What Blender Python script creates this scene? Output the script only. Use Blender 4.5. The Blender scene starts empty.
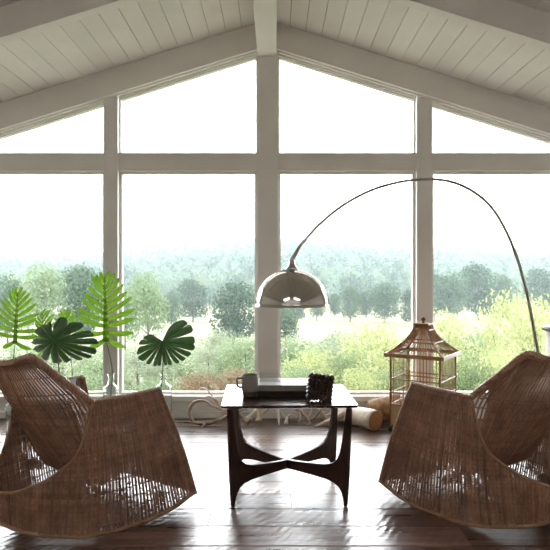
import bpy, math, random
from mathutils import Vector, Matrix, noise
R = random.Random(11)
PI = math.pi
SC = bpy.context.scene
COL = SC.collection
F, CX, CY, CAMZ = 600.0, 275.0, 275.0, 1.2

def P(px, py, d):
    """point of the place seen at this spot of the photograph, d metres from the camera"""
    return Vector(((px-CX)/F*d, d, CAMZ-(py-CY)/F*d))

# ------------------------------------------------------------------ materials
def nt(name):
    m = bpy.data.materials.new(name); m.use_nodes = True
    t = m.node_tree; t.nodes.clear()
    out = t.nodes.new('ShaderNodeOutputMaterial')
    return m, t, out
def N(t, typ, **kw):
    n = t.nodes.new(typ)
    for k, v in kw.items():
        if k in n.inputs: n.inputs[k].default_value = v
        else: setattr(n, k, v)
    return n
def ramp(t, fac, stops):
    r = t.nodes.new('ShaderNodeValToRGB'); e = r.color_ramp.elements
    while len(e) < len(stops): e.new(0.5)
    for i, (p, c) in enumerate(stops):
        e[i].position = p; e[i].color = (*c, 1)
    t.links.new(fac, r.inputs[0]); return r
def simple(name, c1, c2=None, scale=8, rough=0.5, spec=0.5, bump=0.0, metallic=0, coat=0, stretch=None, island=0.0):
    m, t, out = nt(name)
    b = N(t, 'ShaderNodeBsdfPrincipled', Roughness=rough, Metallic=metallic)
    b.inputs['Specular IOR Level'].default_value = spec
    b.inputs['Coat Weight'].default_value = coat
    b.inputs['Coat Roughness'].default_value = 0.08
    tc = N(t, 'ShaderNodeTexCoord'); mp = N(t, 'ShaderNodeMapping')
    if stretch: mp.inputs['Scale'].default_value = stretch
    t.links.new(tc.outputs['Object'], mp.inputs['Vector'])
    nz = N(t, 'ShaderNodeTexNoise', Scale=scale, Detail=5.0)
    t.links.new(mp.outputs[0], nz.inputs['Vector'])
    r = ramp(t, nz.outputs['Fac'], [(0.32, c1), (0.68, c2 or c1)])
    src = r.outputs[0]
    if island:
        g = N(t, 'ShaderNodeNewGeometry')
        hs = N(t, 'ShaderNodeHueSaturation')
        ma = N(t, 'ShaderNodeMapRange'); ma.inputs['To Min'].default_value = 1-island; ma.inputs['To Max'].default_value = 1+island
        t.links.new(g.outputs['Random Per Island'], ma.inputs['Value'])
        t.links.new(ma.outputs[0], hs.inputs['Value']); t.links.new(src, hs.inputs['Color']); src = hs.outputs[0]
    t.links.new(src, b.inputs['Base Color'])
    if bump:
        bp = N(t, 'ShaderNodeBump', Strength=bump); bp.inputs['Distance'].default_value = 0.01
        t.links.new(nz.outputs['Fac'], bp.inputs['Height']); t.links.new(bp.outputs[0], b.inputs['Normal'])
    t.links.new(b.outputs[0], out.inputs[0]); return m
def leafmat(name, c1, c2, tr, rough=0.45, scale=3.0, trans=0.45, spec=0.4, island=0.25):
    m, t, out = nt(name)
    b = N(t, 'ShaderNodeBsdfPrincipled', Roughness=rough); b.inputs['Specular IOR Level'].default_value = spec
    tl = N(t, 'ShaderNodeBsdfTranslucent', Color=(*tr, 1))
    tc = N(t, 'ShaderNodeTexCoord'); nz = N(t, 'ShaderNodeTexNoise', Scale=scale, Detail=3.0)
    t.links.new(tc.outputs['Object'], nz.inputs['Vector'])
    r = ramp(t, nz.outputs['Fac'], [(0.35, c1), (0.65, c2)])
    g = N(t, 'ShaderNodeNewGeometry'); hs = N(t, 'ShaderNodeHueSaturation')
    ma = N(t, 'ShaderNodeMapRange'); ma.inputs['To Min'].default_value = 1-island; ma.inputs['To Max'].default_value = 1+island
    t.links.new(g.outputs['Random Per Island'], ma.inputs['Value']); t.links.new(ma.outputs[0], hs.inputs['Value'])
    t.links.new(r.outputs[0], hs.inputs['Color']); t.links.new(hs.outputs[0], b.inputs['Base Color'])
    mx = N(t, 'ShaderNodeMixShader', Fac=trans)
    t.links.new(b.outputs[0], mx.inputs[1]); t.links.new(tl.outputs[0], mx.inputs[2]); t.links.new(mx.outputs[0], out.inputs[0])
    return m
def panemat(name):
    m, t, out = nt(name)
    tr = N(t, 'ShaderNodeBsdfTransparent', Color=(0.975, 0.985, 0.98, 1)); gl = N(t, 'ShaderNodeBsdfGlossy', Roughness=0.02)
    lw = N(t, 'ShaderNodeLayerWeight', Blend=0.5)
    pw = N(t, 'ShaderNodeMath', operation='POWER'); pw.inputs[1].default_value = 5
    t.links.new(lw.outputs['Facing'], pw.inputs[0])
    ad = N(t, 'ShaderNodeMath', operation='MULTIPLY_ADD'); ad.inputs[1].default_value = 0.9; ad.inputs[2].default_value = 0.04
    t.links.new(pw.outputs[0], ad.inputs[0])
    mx = N(t, 'ShaderNodeMixShader'); t.links.new(ad.outputs[0], mx.inputs[0])
    t.links.new(tr.outputs[0], mx.inputs[1]); t.links.new(gl.outputs[0], mx.inputs[2]); t.links.new(mx.outputs[0], out.inputs[0])
    return m
def floormat():
    m, t, out = nt('reclaimed floor boards')
    L = t.links.new
    b = N(t, 'ShaderNodeBsdfPrincipled')
    tc = N(t, 'ShaderNodeTexCoord'); geo = N(t, 'ShaderNodeNewGeometry')
    off = N(t, 'ShaderNodeVectorMath', operation='MULTIPLY_ADD'); off.inputs[1].default_value = (37, 61, 13)
    L(geo.outputs['Random Per Island'], off.inputs[0]); L(tc.outputs['Object'], off.inputs[2])   # every board its own grain
    mp = N(t, 'ShaderNodeMapping'); mp.inputs['Scale'].default_value = (0.9, 11, 1)
    L(off.outputs[0], mp.inputs['Vector'])
    g = N(t, 'ShaderNodeTexNoise', Scale=2.2, Detail=7.0, Roughness=0.65); L(mp.outputs[0], g.inputs['Vector'])
    mp2 = N(t, 'ShaderNodeMapping'); mp2.inputs['Rotation'].default_value = (0, 0, 0.55)
    L(off.outputs[0], mp2.inputs['Vector'])
    wv = N(t, 'ShaderNodeTexWave', Scale=7.5, Distortion=3.0, Detail=2.0); wv.inputs['Detail Scale'].default_value = 0.8; L(mp2.outputs[0], wv.inputs['Vector'])
    big = N(t, 'ShaderNodeTexNoise', Scale=1.9, Detail=3.0); L(off.outputs[0], big.inputs['Vector'])
    cr = ramp(t, g.outputs['Fac'], [(0.30, (0.020, 0.009, 0.0065)), (0.50, (0.10, 0.052, 0.038)), (0.70, (0.24, 0.15, 0.115))])
    hs = N(t, 'ShaderNodeHueSaturation')
    mr = N(t, 'ShaderNodeMapRange'); mr.inputs['To Min'].default_value = 0.45; mr.inputs['To Max'].default_value = 1.5
    L(geo.outputs['Random Per Island'], mr.inputs['Value']); L(mr.outputs[0], hs.inputs['Value']); L(cr.outputs[0], hs.inputs['Color']); L(hs.outputs[0], b.inputs['Base Color'])
    rr = N(t, 'ShaderNodeMapRange'); rr.inputs['From Min'].default_value = 0.3; rr.inputs['From Max'].default_value = 0.7
    rr.inputs['To Min'].default_value = FLOOR_R[0]; rr.inputs['To Max'].default_value = FLOOR_R[1]
    L(g.outputs['Fac'], rr.inputs['Value']); L(rr.outputs[0], b.inputs['Roughness'])
    b.inputs['Specular IOR Level'].default_value = FLOOR_SPEC; b.inputs['Coat Weight'].default_value = 0.6; b.inputs['Coat Roughness'].default_value = 0.24
    sw = N(t, 'ShaderNodeMapRange'); sw.inputs['From Min'].default_value = 0.42; sw.inputs['From Max'].default_value = 0.62; L(big.outputs['Fac'], sw.inputs['Value'])
    sm = N(t, 'ShaderNodeMath', operation='MULTIPLY'); L(wv.outputs['Fac'], sm.inputs[0]); L(sw.outputs[0], sm.inputs[1])
    a2 = N(t, 'ShaderNodeMath', operation='MULTIPLY_ADD'); a2.inputs[1].default_value = 0.55; L(sm.outputs[0], a2.inputs[0]); L(g.outputs['Fac'], a2.inputs[2])
    bp = N(t, 'ShaderNodeBump', Strength=0.7); bp.inputs['Distance'].default_value = 0.004
    L(a2.outputs[0], bp.inputs['Height']); L(bp.outputs[0], b.inputs['Normal']); L(bp.outputs[0], b.inputs['Coat Normal'])
    L(b.outputs[0], out.inputs[0]); return m
FLOOR_R = (0.24, 0.40); FLOOR_SPEC = 0.75
M = {}
M['paint'] = simple('warm white paint', (0.735, 0.705, 0.66), (0.775, 0.745, 0.70), scale=3, rough=0.55, spec=0.3)
M['ceil'] = simple('painted ceiling boards', (0.72, 0.69, 0.64), (0.78, 0.75, 0.70), scale=2.5, rough=0.6, spec=0.25, island=0.05, bump=0.05)
M['groove'] = simple('board gap', (0.10, 0.08, 0.06))
M['wallp'] = simple('plaster wall', (0.66, 0.63, 0.58), (0.70, 0.67, 0.62), scale=4, rough=0.8, spec=0.2)
M['floor'] = floormat()
M['pane'] = panemat('window glass')
M['rattan'] = simple('brown rattan', (0.22, 0.112, 0.066), (0.36, 0.20, 0.128), scale=16, rough=0.42, spec=0.5, island=0.28)
M['rattan_rim'] = simple('rattan braid', (0.23, 0.118, 0.066), (0.37, 0.205, 0.125), scale=30, rough=0.4, spec=0.5, island=0.2)
M['pole'] = simple('cane pole', (0.24, 0.125, 0.065), (0.36, 0.2, 0.11), scale=14, rough=0.33, spec=0.5, stretch=(1, 1, 1))
M['walnut'] = simple('dark walnut', (0.026, 0.011, 0.007), (0.044, 0.018, 0.011), scale=9, rough=0.3, spec=0.5, stretch=(6, 6, 1), coat=0.15)
M['walnut_top'] = simple('polished walnut', (0.03, 0.014, 0.010), (0.06, 0.028, 0.018), scale=5, rough=0.22, spec=0.6, stretch=(9, 1, 9), coat=0.4)
M['walnut_top'].node_tree.nodes['Principled BSDF'].inputs['Coat Roughness'].default_value = 0.16
M['inlay'] = simple('dark inlay', (0.01, 0.006, 0.005), rough=0.5)
M['chrome'] = simple('polished chrome', (0.50, 0.47, 0.44), (0.53, 0.50, 0.47), scale=2, rough=0.12, metallic=1)
M['chrome'].node_tree.nodes['Principled BSDF'].inputs['Specular Tint'].default_value = (0.25, 0.24, 0.22, 1)
M['steel'] = simple('brushed steel', (0.38, 0.36, 0.34), (0.44, 0.42, 0.4), scale=20, rough=0.28, metallic=1)
M['shade_in'] = simple('shade inside', (0.7, 0.7, 0.68), rough=0.5)
M['black'] = simple('black metal', (0.012, 0.011, 0.01), rough=0.4)
M['bamboo'] = simple('bamboo', (0.24, 0.115, 0.048), (0.42, 0.225, 0.10), scale=18, rough=0.4, spec=0.5, island=0.2)
M['bamboo_pale'] = simple('pale cane mat', (0.40, 0.25, 0.12), (0.52, 0.34, 0.18), scale=25, rough=0.5, stretch=(1, 1, 6))
M['mug'] = simple('grey stoneware', (0.19, 0.17, 0.15), (0.235, 0.215, 0.19), scale=12, rough=0.45)
M['mugdark'] = simple('unglazed base', (0.05, 0.035, 0.028), (0.08, 0.055, 0.04), scale=30, rough=0.8)
M['bookgrey'] = simple('grey book cloth', (0.16, 0.13, 0.11), (0.19, 0.16, 0.135), scale=60, rough=0.3)
M['bookdark'] = simple('dark book cloth', (0.02, 0.013, 0.01), (0.03, 0.02, 0.015), scale=60, rough=0.6, spec=0.2)
M['pages'] = simple('book pages', (0.55, 0.5, 0.42), (0.62, 0.57, 0.48), scale=4, rough=0.8, stretch=(1, 1, 200))
M['carved'] = simple('carved dark wood', (0.025, 0.011, 0.007), (0.06, 0.027, 0.016), scale=30, rough=0.5)
M['antler'] = simple('antler', (0.42, 0.30, 0.20), (0.80, 0.69, 0.54), scale=9, rough=0.45, bump=0.15)
M['antler_pale'] = simple('pale antler', (0.72, 0.66, 0.57), (0.86, 0.82, 0.74), scale=8, rough=0.45, bump=0.1)
M['antler_dark'] = simple('weathered antler', (0.15, 0.09, 0.055), (0.52, 0.39, 0.27), scale=10, rough=0.5, bump=0.2)
M['log'] = simple('peeled pale wood', (0.56, 0.45, 0.33), (0.78, 0.68, 0.55), scale=7, rough=0.45, stretch=(1, 4, 4), bump=0.1)
M['bark'] = simple('brown bark', (0.17, 0.095, 0.05), (0.40, 0.26, 0.15), scale=22, rough=0.8, bump=0.5)
M['cut'] = simple('cut wood end', (0.32, 0.17, 0.07), (0.42, 0.24, 0.11), scale=14, rough=0.7)
M['cushion'] = simple('pale blue cloth', (0.30, 0.40, 0.44), (0.66, 0.68, 0.66), scale=14, rough=0.9, spec=0.1)
M['drum'] = simple('pale plaster', (0.55, 0.5, 0.44), (0.62, 0.57, 0.5), scale=40, rough=0.8, bump=0.1)
M['phil'] = leafmat('philodendron leaf', (0.035, 0.085, 0.008), (0.07, 0.14, 0.014), (0.115, 0.225, 0.014), rough=0.35, scale=9, trans=0.5, island=0.1)
M['mons'] = leafmat('monstera leaf', (0.012, 0.028, 0.014), (0.026, 0.055, 0.026), (0.035, 0.08, 0.02), rough=0.3, scale=9, trans=0.22, spec=0.8, island=0.1)
M['stem'] = simple('green stem', (0.07, 0.11, 0.025), (0.12, 0.16, 0.045), scale=12, rough=0.4)
M['stemdark'] = simple('brown stem', (0.05, 0.045, 0.02), (0.09, 0.075, 0.03), scale=12, rough=0.5)
M['rib'] = simple('leaf rib', (0.18, 0.3, 0.05), rough=0.4)
def glassmat(name):
    m, t, out = nt(name)
    g = N(t, 'ShaderNodeBsdfGlass', Roughness=0.0, IOR=1.45, Color=(0.96, 0.985, 0.975, 1))
    t.links.new(g.outputs[0], out.inputs[0]); return m
M['glass'] = glassmat('clear bottle glass')
M['meadow'] = simple('meadow grass', (0.20, 0.205, 0.13), (0.29, 0.28, 0.195), scale=0.12, rough=0.95, spec=0.05)
M['t_far'] = leafmat('hazed far crown', (0.11, 0.165, 0.13), (0.165, 0.225, 0.175), (0.18, 0.25, 0.17), scale=0.6, trans=0.3, spec=0.1, island=0.35)  # paler and bluer: distance haze mixed into the leaf colour
M['t_far_dark'] = leafmat('hazed far dark crown', (0.07, 0.115, 0.092), (0.105, 0.155, 0.125), (0.12, 0.175, 0.12), scale=0.6, trans=0.3, spec=0.1, island=0.35)  # darker hillside variant, haze put into its colour too
M['trunk'] = simple('tree bark', (0.05, 0.04, 0.03), (0.11, 0.085, 0.06), scale=5, rough=0.9)
M['t_dark'] = leafmat('dark crown', (0.022, 0.048, 0.03), (0.04, 0.072, 0.042), (0.05, 0.1, 0.045), scale=0.6, trans=0.3, spec=0.15)
M['t_mid'] = leafmat('mid crown', (0.036, 0.072, 0.042), (0.062, 0.104, 0.058), (0.08, 0.14, 0.06), scale=0.6, trans=0.35, spec=0.15)
M['t_pale'] = leafmat('pale crown', (0.1, 0.155, 0.075), (0.15, 0.2, 0.1), (0.2, 0.27, 0.13), scale=0.8, trans=0.4, spec=0.15)
M['s_green'] = leafmat('shrub green', (0.1, 0.155, 0.085), (0.18, 0.235, 0.13), (0.22, 0.29, 0.14), scale=1.2, trans=0.42, spec=0.2)
M['s_yellow'] = leafmat('shrub yellow green', (0.22, 0.26, 0.12), (0.42, 0.43, 0.23), (0.42, 0.46, 0.21), scale=1.5, trans=0.5, spec=0.2)
M['s_red'] = leafmat('shrub rust', (0.13, 0.1, 0.06), (0.22, 0.12, 0.08), (0.22, 0.16, 0.08), scale=5, trans=0.35, spec=0.15)
M['s_grey'] = leafmat('shrub sage', (0.16, 0.2, 0.14), (0.25, 0.285, 0.21), (0.26, 0.31, 0.19), scale=1.5, trans=0.4, spec=0.15)

# ------------------------------------------------------------------ mesh helpers
class MB:
    def __init__(s): s.v = []; s.f = []; s.mi = []
    def add(s, vs, fs, mi=0):
        o = len(s.v); s.v += [tuple(v) for v in vs]; s.f += [tuple(i+o for i in f) for f in fs]; s.mi += [mi]*len(fs)
    def box(s, lo, hi, mi=0, mat=None):
        x0, y0, z0 = lo; x1, y1, z1 = hi
        vs = [Vector(p) for p in ((x0,y0,z0),(x1,y0,z0),(x1,y1,z0),(x0,y1,z0),(x0,y0,z1),(x1,y0,z1),(x1,y1,z1),(x0,y1,z1))]
        if mat: vs = [mat @ v for v in vs]
        s.add(vs, [(0,3,2,1),(4,5,6,7),(0,1,5,4),(1,2,6,5),(2,3,7,6),(3,0,4,7)], mi)
    def prism(s, poly, axis_pts, mi=0):
        """poly: list of Vector (planar loop); axis_pts: extrusion Vector"""
        n = len(poly); e = Vector(axis_pts)
        vs = list(poly)+[p+e for p in poly]
        fs = [tuple(range(n))[::-1], tuple(range(n, 2*n))]+[(i, (i+1) % n, n+(i+1) % n, n+i) for i in range(n)]
        s.add(vs, fs, mi)
    def tube(s, pts, rad, n=8, mi=0, caps=True, closed=False, flat=None, twist=0.0):
        pts = [Vector(p) for p in pts]; k = len(pts)
        rs = rad if isinstance(rad, (list, tuple)) else [rad]*k
        vs = []; prev = None
        for i, p in enumerate(pts):
            if closed: tg = pts[(i+1) % k]-pts[i-1]
            else: tg = pts[min(i+1, k-1)]-pts[max(i-1, 0)]
            if tg.length < 1e-9: tg = Vector((0,0,1))
            tg.normalize()
            if prev is None:
                up = Vector((0,0,1)) if abs(tg.z) < 0.9 else Vector((1,0,0))
                a = tg.cross(up).normalized()
            else:
                a = prev-tg*prev.dot(tg)
                a = a.normalized() if a.length > 1e-6 else tg.orthogonal().normalized()
            prev = a; b = tg.cross(a)
            for j in range(n):
                t = 2*PI*j/n
                vs.append(p+(a*math.cos(t)+b*math.sin(t))*rs[i])
        fs = []
        for i in range(k if closed else k-1):
            for j in range(n):
                A = i*n+j; B = i*n+(j+1) % n; C = ((i+1) % k)*n+(j+1) % n; D = ((i+1) % k)*n+j
                fs.append((A, B, C, D))
        if caps and not closed:
            fs += [tuple(range(n))[::-1], tuple((k-1)*n+j for j in range(n))]
        s.add(vs, fs, mi)
    def lathe(s, prof, n=32, c=(0,0,0), mi=0, cap0=False, cap1=False):
        vs = []; c = Vector(c)
        for r, z in prof:
            for j in range(n):
                t = 2*PI*j/n; vs.append(c+Vector((r*math.cos(t), r*math.sin(t), z)))
        fs = []
        for i in range(len(prof)-1):
            for j in range(n):
                fs.append((i*n+j, i*n+(j+1) % n, (i+1)*n+(j+1) % n, (i+1)*n+j))
        if cap0: fs.append(tuple(range(n))[::-1])
        if cap1: fs.append(tuple((len(prof)-1)*n+j for j in range(n)))
        s.add(vs, fs, mi)
    def build(s, name, mats, parent=None, smooth=False, loc=None, bevel=0.0):
        me = bpy.data.meshes.new(name)
        me.from_pydata(s.v, [], s.f); 
        for m in (mats if isinstance(mats, (list, tuple)) else [mats]): me.materials.append(m)
        me.polygons.foreach_set('material_index', s.mi)
        if smooth: me.polygons.foreach_set('use_smooth', [True]*len(me.polygons))
        me.update()
        o = bpy.data.objects.new(name, me); COL.objects.link(o)
        if loc is not None: o.location = loc
        if parent: o.parent = parent
        if bevel:
            b = o.modifiers.new('bevel', 'BEVEL'); b.width = bevel; b.segments = 2; b.limit_method = 'ANGLE'
        return o
def tag(o, label, cat, group=None, kind=None):
    o['label'] = label; o['category'] = cat
    if group: o['group'] = group
    if kind: o['kind'] = kind
    return o
def thing(name, label, cat, loc=(0,0,0), rz=0.0, group=None):
    o = bpy.data.objects.new(name, None); COL.objects.link(o)
    o.location = loc; o.rotation_euler = (0, 0, rz); o.empty_display_size = 0.1
    return tag(o, label, cat, group)
def copy_tree(o, parent=None):
    c = o.copy(); COL.objects.link(c)
    if parent: c.parent = parent
    for ch in list(o.children): copy_tree(ch, c)
    return c
def struct(name, mb, mats, parent=None, **k):
    o = mb.build(name, mats, parent, **k); o['kind'] = 'structure'; return o
def spline(keys, n):
    """Catmull-Rom through keys, n samples"""
    K = [Vector(k) for k in keys]; m = len(K)-1; out = []
    for i in range(n):
        u = i/(n-1)*m; j = min(int(u), m-1); t = u-j
        p1, p2 = K[j], K[j+1]; p0 = K[j-1] if j > 0 else p1*2-p2; p3 = K[j+2] if j+2 <= m else p2*2-p1
        out.append(0.5*((2*p1)+(p2-p0)*t+(2*p0-5*p1+4*p2-p3)*t*t+(3*p1-p0-3*p2+p3)*t*t*t))
    return out
def interp(keys, u):
    """piecewise linear interpolation: keys [(u, tuple)] ascending"""
    def V(p): return Vector(tuple(p)+(0,)*max(0, 3-len(p)))
    if u <= keys[0][0]: return V(keys[0][1])
    for (a, p), (b, q) in zip(keys, keys[1:]):
        if u <= b: return V(p).lerp(V(q), (u-a)/(b-a))
    return V(keys[-1][1])

# ------------------------------------------------------------------ room shell
YW = 5.03; XC = -0.062; HALF = 3.42
Y0 = -2.3
def zc(x): return 3.32-0.312*abs(x-XC)
b = MB(); b.box((XC-HALF, Y0, -0.12), (XC+HALF, YW+0.16, -0.024), 1)
FR = random.Random(3); y = YW+0.16
while y > Y0:
    wd = FR.choice((.16, .19, .21, .24)); x = XC-HALF-FR.uniform(0, 1.5); y1 = max(Y0, y-wd)
    while x < XC+HALF:
        ln = FR.uniform(1.5, 3.2); x0, x1 = max(x, XC-HALF), min(x+ln, XC+HALF)
        if x1-x0 > .02:
            tl = FR.uniform(-.0011, .0011); g = .0022; zz = FR.uniform(-.0011, -.0004)
            z0, z1 = min(-.0001, zz+tl), min(-.0001, zz-tl); cv = .002
            sec = [(y1+g, -.025), (y-g, -.025), (y-g, z1-.0025), (y-g-.004, z1), (y1+g+.004, z0), (y1+g, z0-.0025)]
            b.prism([Vector((x0+.0015, q[0], q[1])) for q in sec][::-1], (x1-x0-.003, 0, 0), 0)
        x += ln
    y = y1
struct('floor', b, [M['floor'], M['groove']])
# ceiling: two slopes of boards that run towards the window, one mesh
b = MB(); PW = 0.131; SK0, SK1, SKY = 4, 17, (-1.95, -0.55)
for sd in (-1, 1):
    i = 0
    while i*PW < HALF+0.3:
        ph = (.083 if sd < 0 else .055)-PW
        a0 = max(0.001, i*PW+ph+0.0022); a1 = (i+1)*PW+ph-0.0022
        xa, xb = XC+sd*a0, XC+sd*a1
        za, zb = zc(xa), zc(xb)
        for ya, yb in ([(Y0, YW+0.45)] if not SK0 <= i < SK1 else [(Y0, SKY[0]), (SKY[1], YW+0.45)]):
            loop = [Vector((xa, ya, za)), Vector((xb, ya, zb)), Vector((xb, ya, zb+0.02)), Vector((xa, ya, za+0.02))]
            b.prism(loop, (0, yb-ya, 0), 0)
        i += 1
    def deck(q0, q1, ya, yb):
        xa, xb = XC+sd*q0, XC+sd*q1
        loop = [Vector((xa, ya, zc(xa)+0.012)), Vector((xb, ya, zc(xb)+0.012)), Vector((xb, ya, zc(xb)+0.2)), Vector((xa, ya, zc(xa)+0.2))]
        b.prism(loop, (0, yb-ya, 0), 1)
    k0, k1 = SK0*PW+ph, SK1*PW+ph
    deck(0, k0, Y0, YW+0.45); deck(k1, HALF+0.3, Y0, YW+0.45)
    deck(k0, k1, Y0, SKY[0]); deck(k0, k1, SKY[1], YW+0.45)
struct('ceiling', b, [M['ceil'], M['groove']])
b = MB(); b.box((-0.147, Y0, 3.03), (0.013, YW+0.1, 3.34)); struct('trim_1', b, M['paint'], bevel=0.004)      # ridge beam
def rafter(ya, yb, h0, h1, name):
    b = MB()
    loop = []
    xs = [XC-HALF, XC, XC+HALF]
    lo = [Vector((x, ya, zc(x)-h0)) for x in xs]; hi = [Vector((x, ya, zc(x)-h1)) for x in xs]
    for k in (0, 1):
        b.prism([lo[k], lo[k+1], hi[k+1], hi[k]], (0, yb-ya, 0))
    return struct(name, b, M['paint'])
rafter(3.63, 3.71, 0.184, -0.01, 'trim_2')
rafter(YW-0.05, YW+0.14, 0.215, -0.01, 'trim_3')
rafter(YW-0.012, YW+0.14, 0.225, 0.20, 'trim_4')
rafter(YW+0.03, YW+0.14, 0.238, 0.20, 'trim_5')
posts = [XC-2.634, XC-1.317, XC, XC+1.317, XC+2.634]; pw = [0.06, 0.06, 0.089, 0.066, 0.06]
for i, (x, w) in enumerate(zip(posts, pw)):
    b = MB(); b.box((x-w, YW, 0.0), (x+w, YW+0.14, zc(x)-0.2)); struct('trim_%d' % (6+i), b, M['paint'], bevel=0.004)
b = MB(); b.box((posts[0], YW+0.012, 2.075), (posts[4], YW+0.14, 2.228)); struct('trim_11', b, M['paint'], bevel=0.004)
b = MB(); b.box((posts[0], YW-0.035, 0.145), (posts[4], YW+0.14, 0.19)); struct('trim_12', b, M['paint'], bevel=0.004)  # sill board
b = MB(); b.box((posts[0], YW+0.01, 0.0), (posts[4], YW+0.15, 0.15)); struct('wall_front', b, M['paint'])
b = MB(); b.box((XC-HALF, YW-0.012, 0.0), (XC+HALF, YW+0.02, 0.055)); struct('baseboard_front', b, M['paint'], bevel=0.003)
def winframe(n, loop, t=0.022):
    """loop of inner opening corners (x,z), counter-clockwise"""
    k = len(loop); c = Vector((sum(p[0] for p in loop)/k, 0, sum(p[1] for p in loop)/k))
    # inset by offsetting edges
    L2 = [Vector((p[0], p[1])) for p in loop]; ins = []
    for i in range(k):
        p0, p1, p2 = L2[i-1], L2[i], L2[(i+1) % k]
        d1 = (p1-p0).normalized(); d2 = (p2-p1).normalized()
        n1 = Vector((-d1.y, d1.x)); n2 = Vector((-d2.y, d2.x))
        bi = (n1+n2); bi = bi/ max(0.15, bi.dot(n1)); ins.append(p1+bi*t)
    b = MB()
    for i in range(k):
        j = (i+1) % k
        b.prism([Vector((q.x, YW+0.055, q.y)) for q in (L2[i], L2[j], ins[j], ins[i])], (0, 0.06, 0))
    f = struct('window_%d' % n, b, M['paint'])
    b = MB(); b.prism([Vector((q.x, YW+0.085, q.y)) for q in ins], (0, 0.006, 0))
    g = b.build('glass_pane', M['pane'], f)
    return f
n = 1
for i in range(4):
    xa = posts[i]+pw[i]; xb = posts[i+1]-pw[i+1]
    winframe(n, [(xa, 0.185), (xb, 0.185), (xb, 2.08), (xa, 2.08)]); n += 1
for i in range(4):
    xa = posts[i]+pw[i]; xb = posts[i+1]-pw[i+1]
    za, zb = zc(xa)-0.236, zc(xb)-0.236
    lp = [(xa, 2.225), (xb, 2.225), (xb, max(zb, 2.226)), (xa, max(za, 2.226))]
    winframe(n, lp, 0.012); n += 1
# solid ends of the window wall, side walls, back wall
for sd, nm in ((-1, 'wall_front_left'), (1, 'wall_front_right')):
    xa = posts[0 if sd < 0 else 4]; xb = XC+sd*HALF
    b = MB(); x0, x1 = min(xa, xb), max(xa, xb)
    b.prism([Vector((xa, YW+0.02, 0)), Vector((xb, YW+0.02, 0)), Vector((xb, YW+0.02, zc(xb)-0.2)), Vector((xa, YW+0.02, zc(xa)-0.2))], (0, 0.12, 0)); struct(nm, b, M['wallp'])
for sd, nm in ((-1, 'wall_left'), (1, 'wall_right')):
    x = XC+sd*HALF
    b = MB(); b.box((min(x, x+sd*0.12), Y0, 0), (max(x, x+sd*0.12), YW+0.16, zc(x)+0.05)); struct(nm, b, M['wallp'])
b = MB(); xs = [XC-HALF, XC, XC+HALF]
b.box((XC-HALF, Y0-0.12, 0), (XC+HALF, Y0, 2.2))
for k in (0, 1):
    b.prism([Vector((xs[k], Y0-0.12, 2.2)), Vector((xs[k+1], Y0-0.12, 2.2)), Vector((xs[k+1], Y0-0.12, zc(xs[k+1])+0.05)), Vector((xs[k], Y0-0.12, zc(xs[k])+0.05))], (0, 0.12, 0))
struct('wall_back', b, M['wallp'])
# unseen roof lights, added behind the camera to brighten the room
for sd in (-1, 1):
    xa, xb = XC+sd*(SK0*PW+(.083 if sd < 0 else .055)-PW), XC+sd*(SK1*PW+(.083 if sd < 0 else .055)-PW)
    def q(x, y, dz): return Vector((x, y, zc(x)+dz))
    b = MB()
    for (x0, x1, y0, y1) in ((xa, xa+sd*.05, SKY[0], SKY[1]), (xb-sd*.05, xb, SKY[0], SKY[1]), (xa, xb, SKY[0], SKY[0]+.05), (xa, xb, SKY[1]-.05, SKY[1])):
        b.prism([q(x0, y0, .1), q(x1, y0, .1), q(x1, y0, .16), q(x0, y0, .16)], (0, y1-y0, 0))
    f = struct('window_%d' % (9 if sd < 0 else 10), b, M['paint'])
    b = MB(); x0, x1 = xa+sd*.045, xb-sd*.045
    b.prism([q(x0, SKY[0]+.045, .13), q(x1, SKY[0]+.045, .13), q(x1, SKY[0]+.045, .136), q(x0, SKY[0]+.045, .136)], (0, SKY[1]-SKY[0]-.09, 0)); b.build('glass_pane', M['pane'], f)

# ------------------------------------------------------------------ rattan rocking chair
BOT = [(0, (0, -.66, .10)), (.08, (.07, -.625, .075)), (.15, (.13, -.57, .048)), (.3, (.23, -.41, .006)), (.45, (.285, -.27, 0)), (.62, (.325, -.10, .002)), (.8, (.34, .06, .016)), (1, (.345, .215, .055))]
TOPV = [(0, (0, -.67)), (.1, (.15, -.625)), (.2, (.25, -.53)), (.27, (.287, -.46)), (.35, (.297, -.41)), (.6, (.305, -.22)), (1, (.30, 0))]
ZTOP = [(0, (.25,)), (.06, (.252,)), (.1, (.268,)), (.16, (.30,)), (.2, (.335,)), (.24, (.375,)), (.275, (.43,)), (.31, (.52,)), (.345, (.615,)), (.37, (.628,)), (1, (.628,))]
ZT = 0.628
def lerpk(keys, u):
    # smooth by averaging three nearby samples
    return (interp(keys, u-.03)+interp(keys, u)*2+interp(keys, min(1, u+.03)))/4 if 0.03 < u < 0.97 else interp(keys, u)
def shell_pt(u, w):
    """u in -1..1 round the back, w in 0..1 from runner to arm height"""
    s = -1 if u < 0 else 1; a = abs(u)
    bq = lerpk(BOT, a); tv = lerpk(TOPV, a)
    bulge = 0.018*math.sin(PI*w)*min(1, a*4)
    r = bq[0]*(1-w)+tv[0]*w + bulge; t = bq[1]*(1-w)+tv[1]*w; z = bq[2]*(1-w)+ZT*w
    if a < 0.35: t -= 0.02*math.sin(PI*w)*(1-a/0.35)
    return Vector((s*r, t, z))
def shell_wtop(u):
    a = abs(u); bz = lerpk(BOT, a)[2]; zt = interp(ZTOP, a)[0]
    return (zt-bz)/(ZT-bz)
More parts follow.
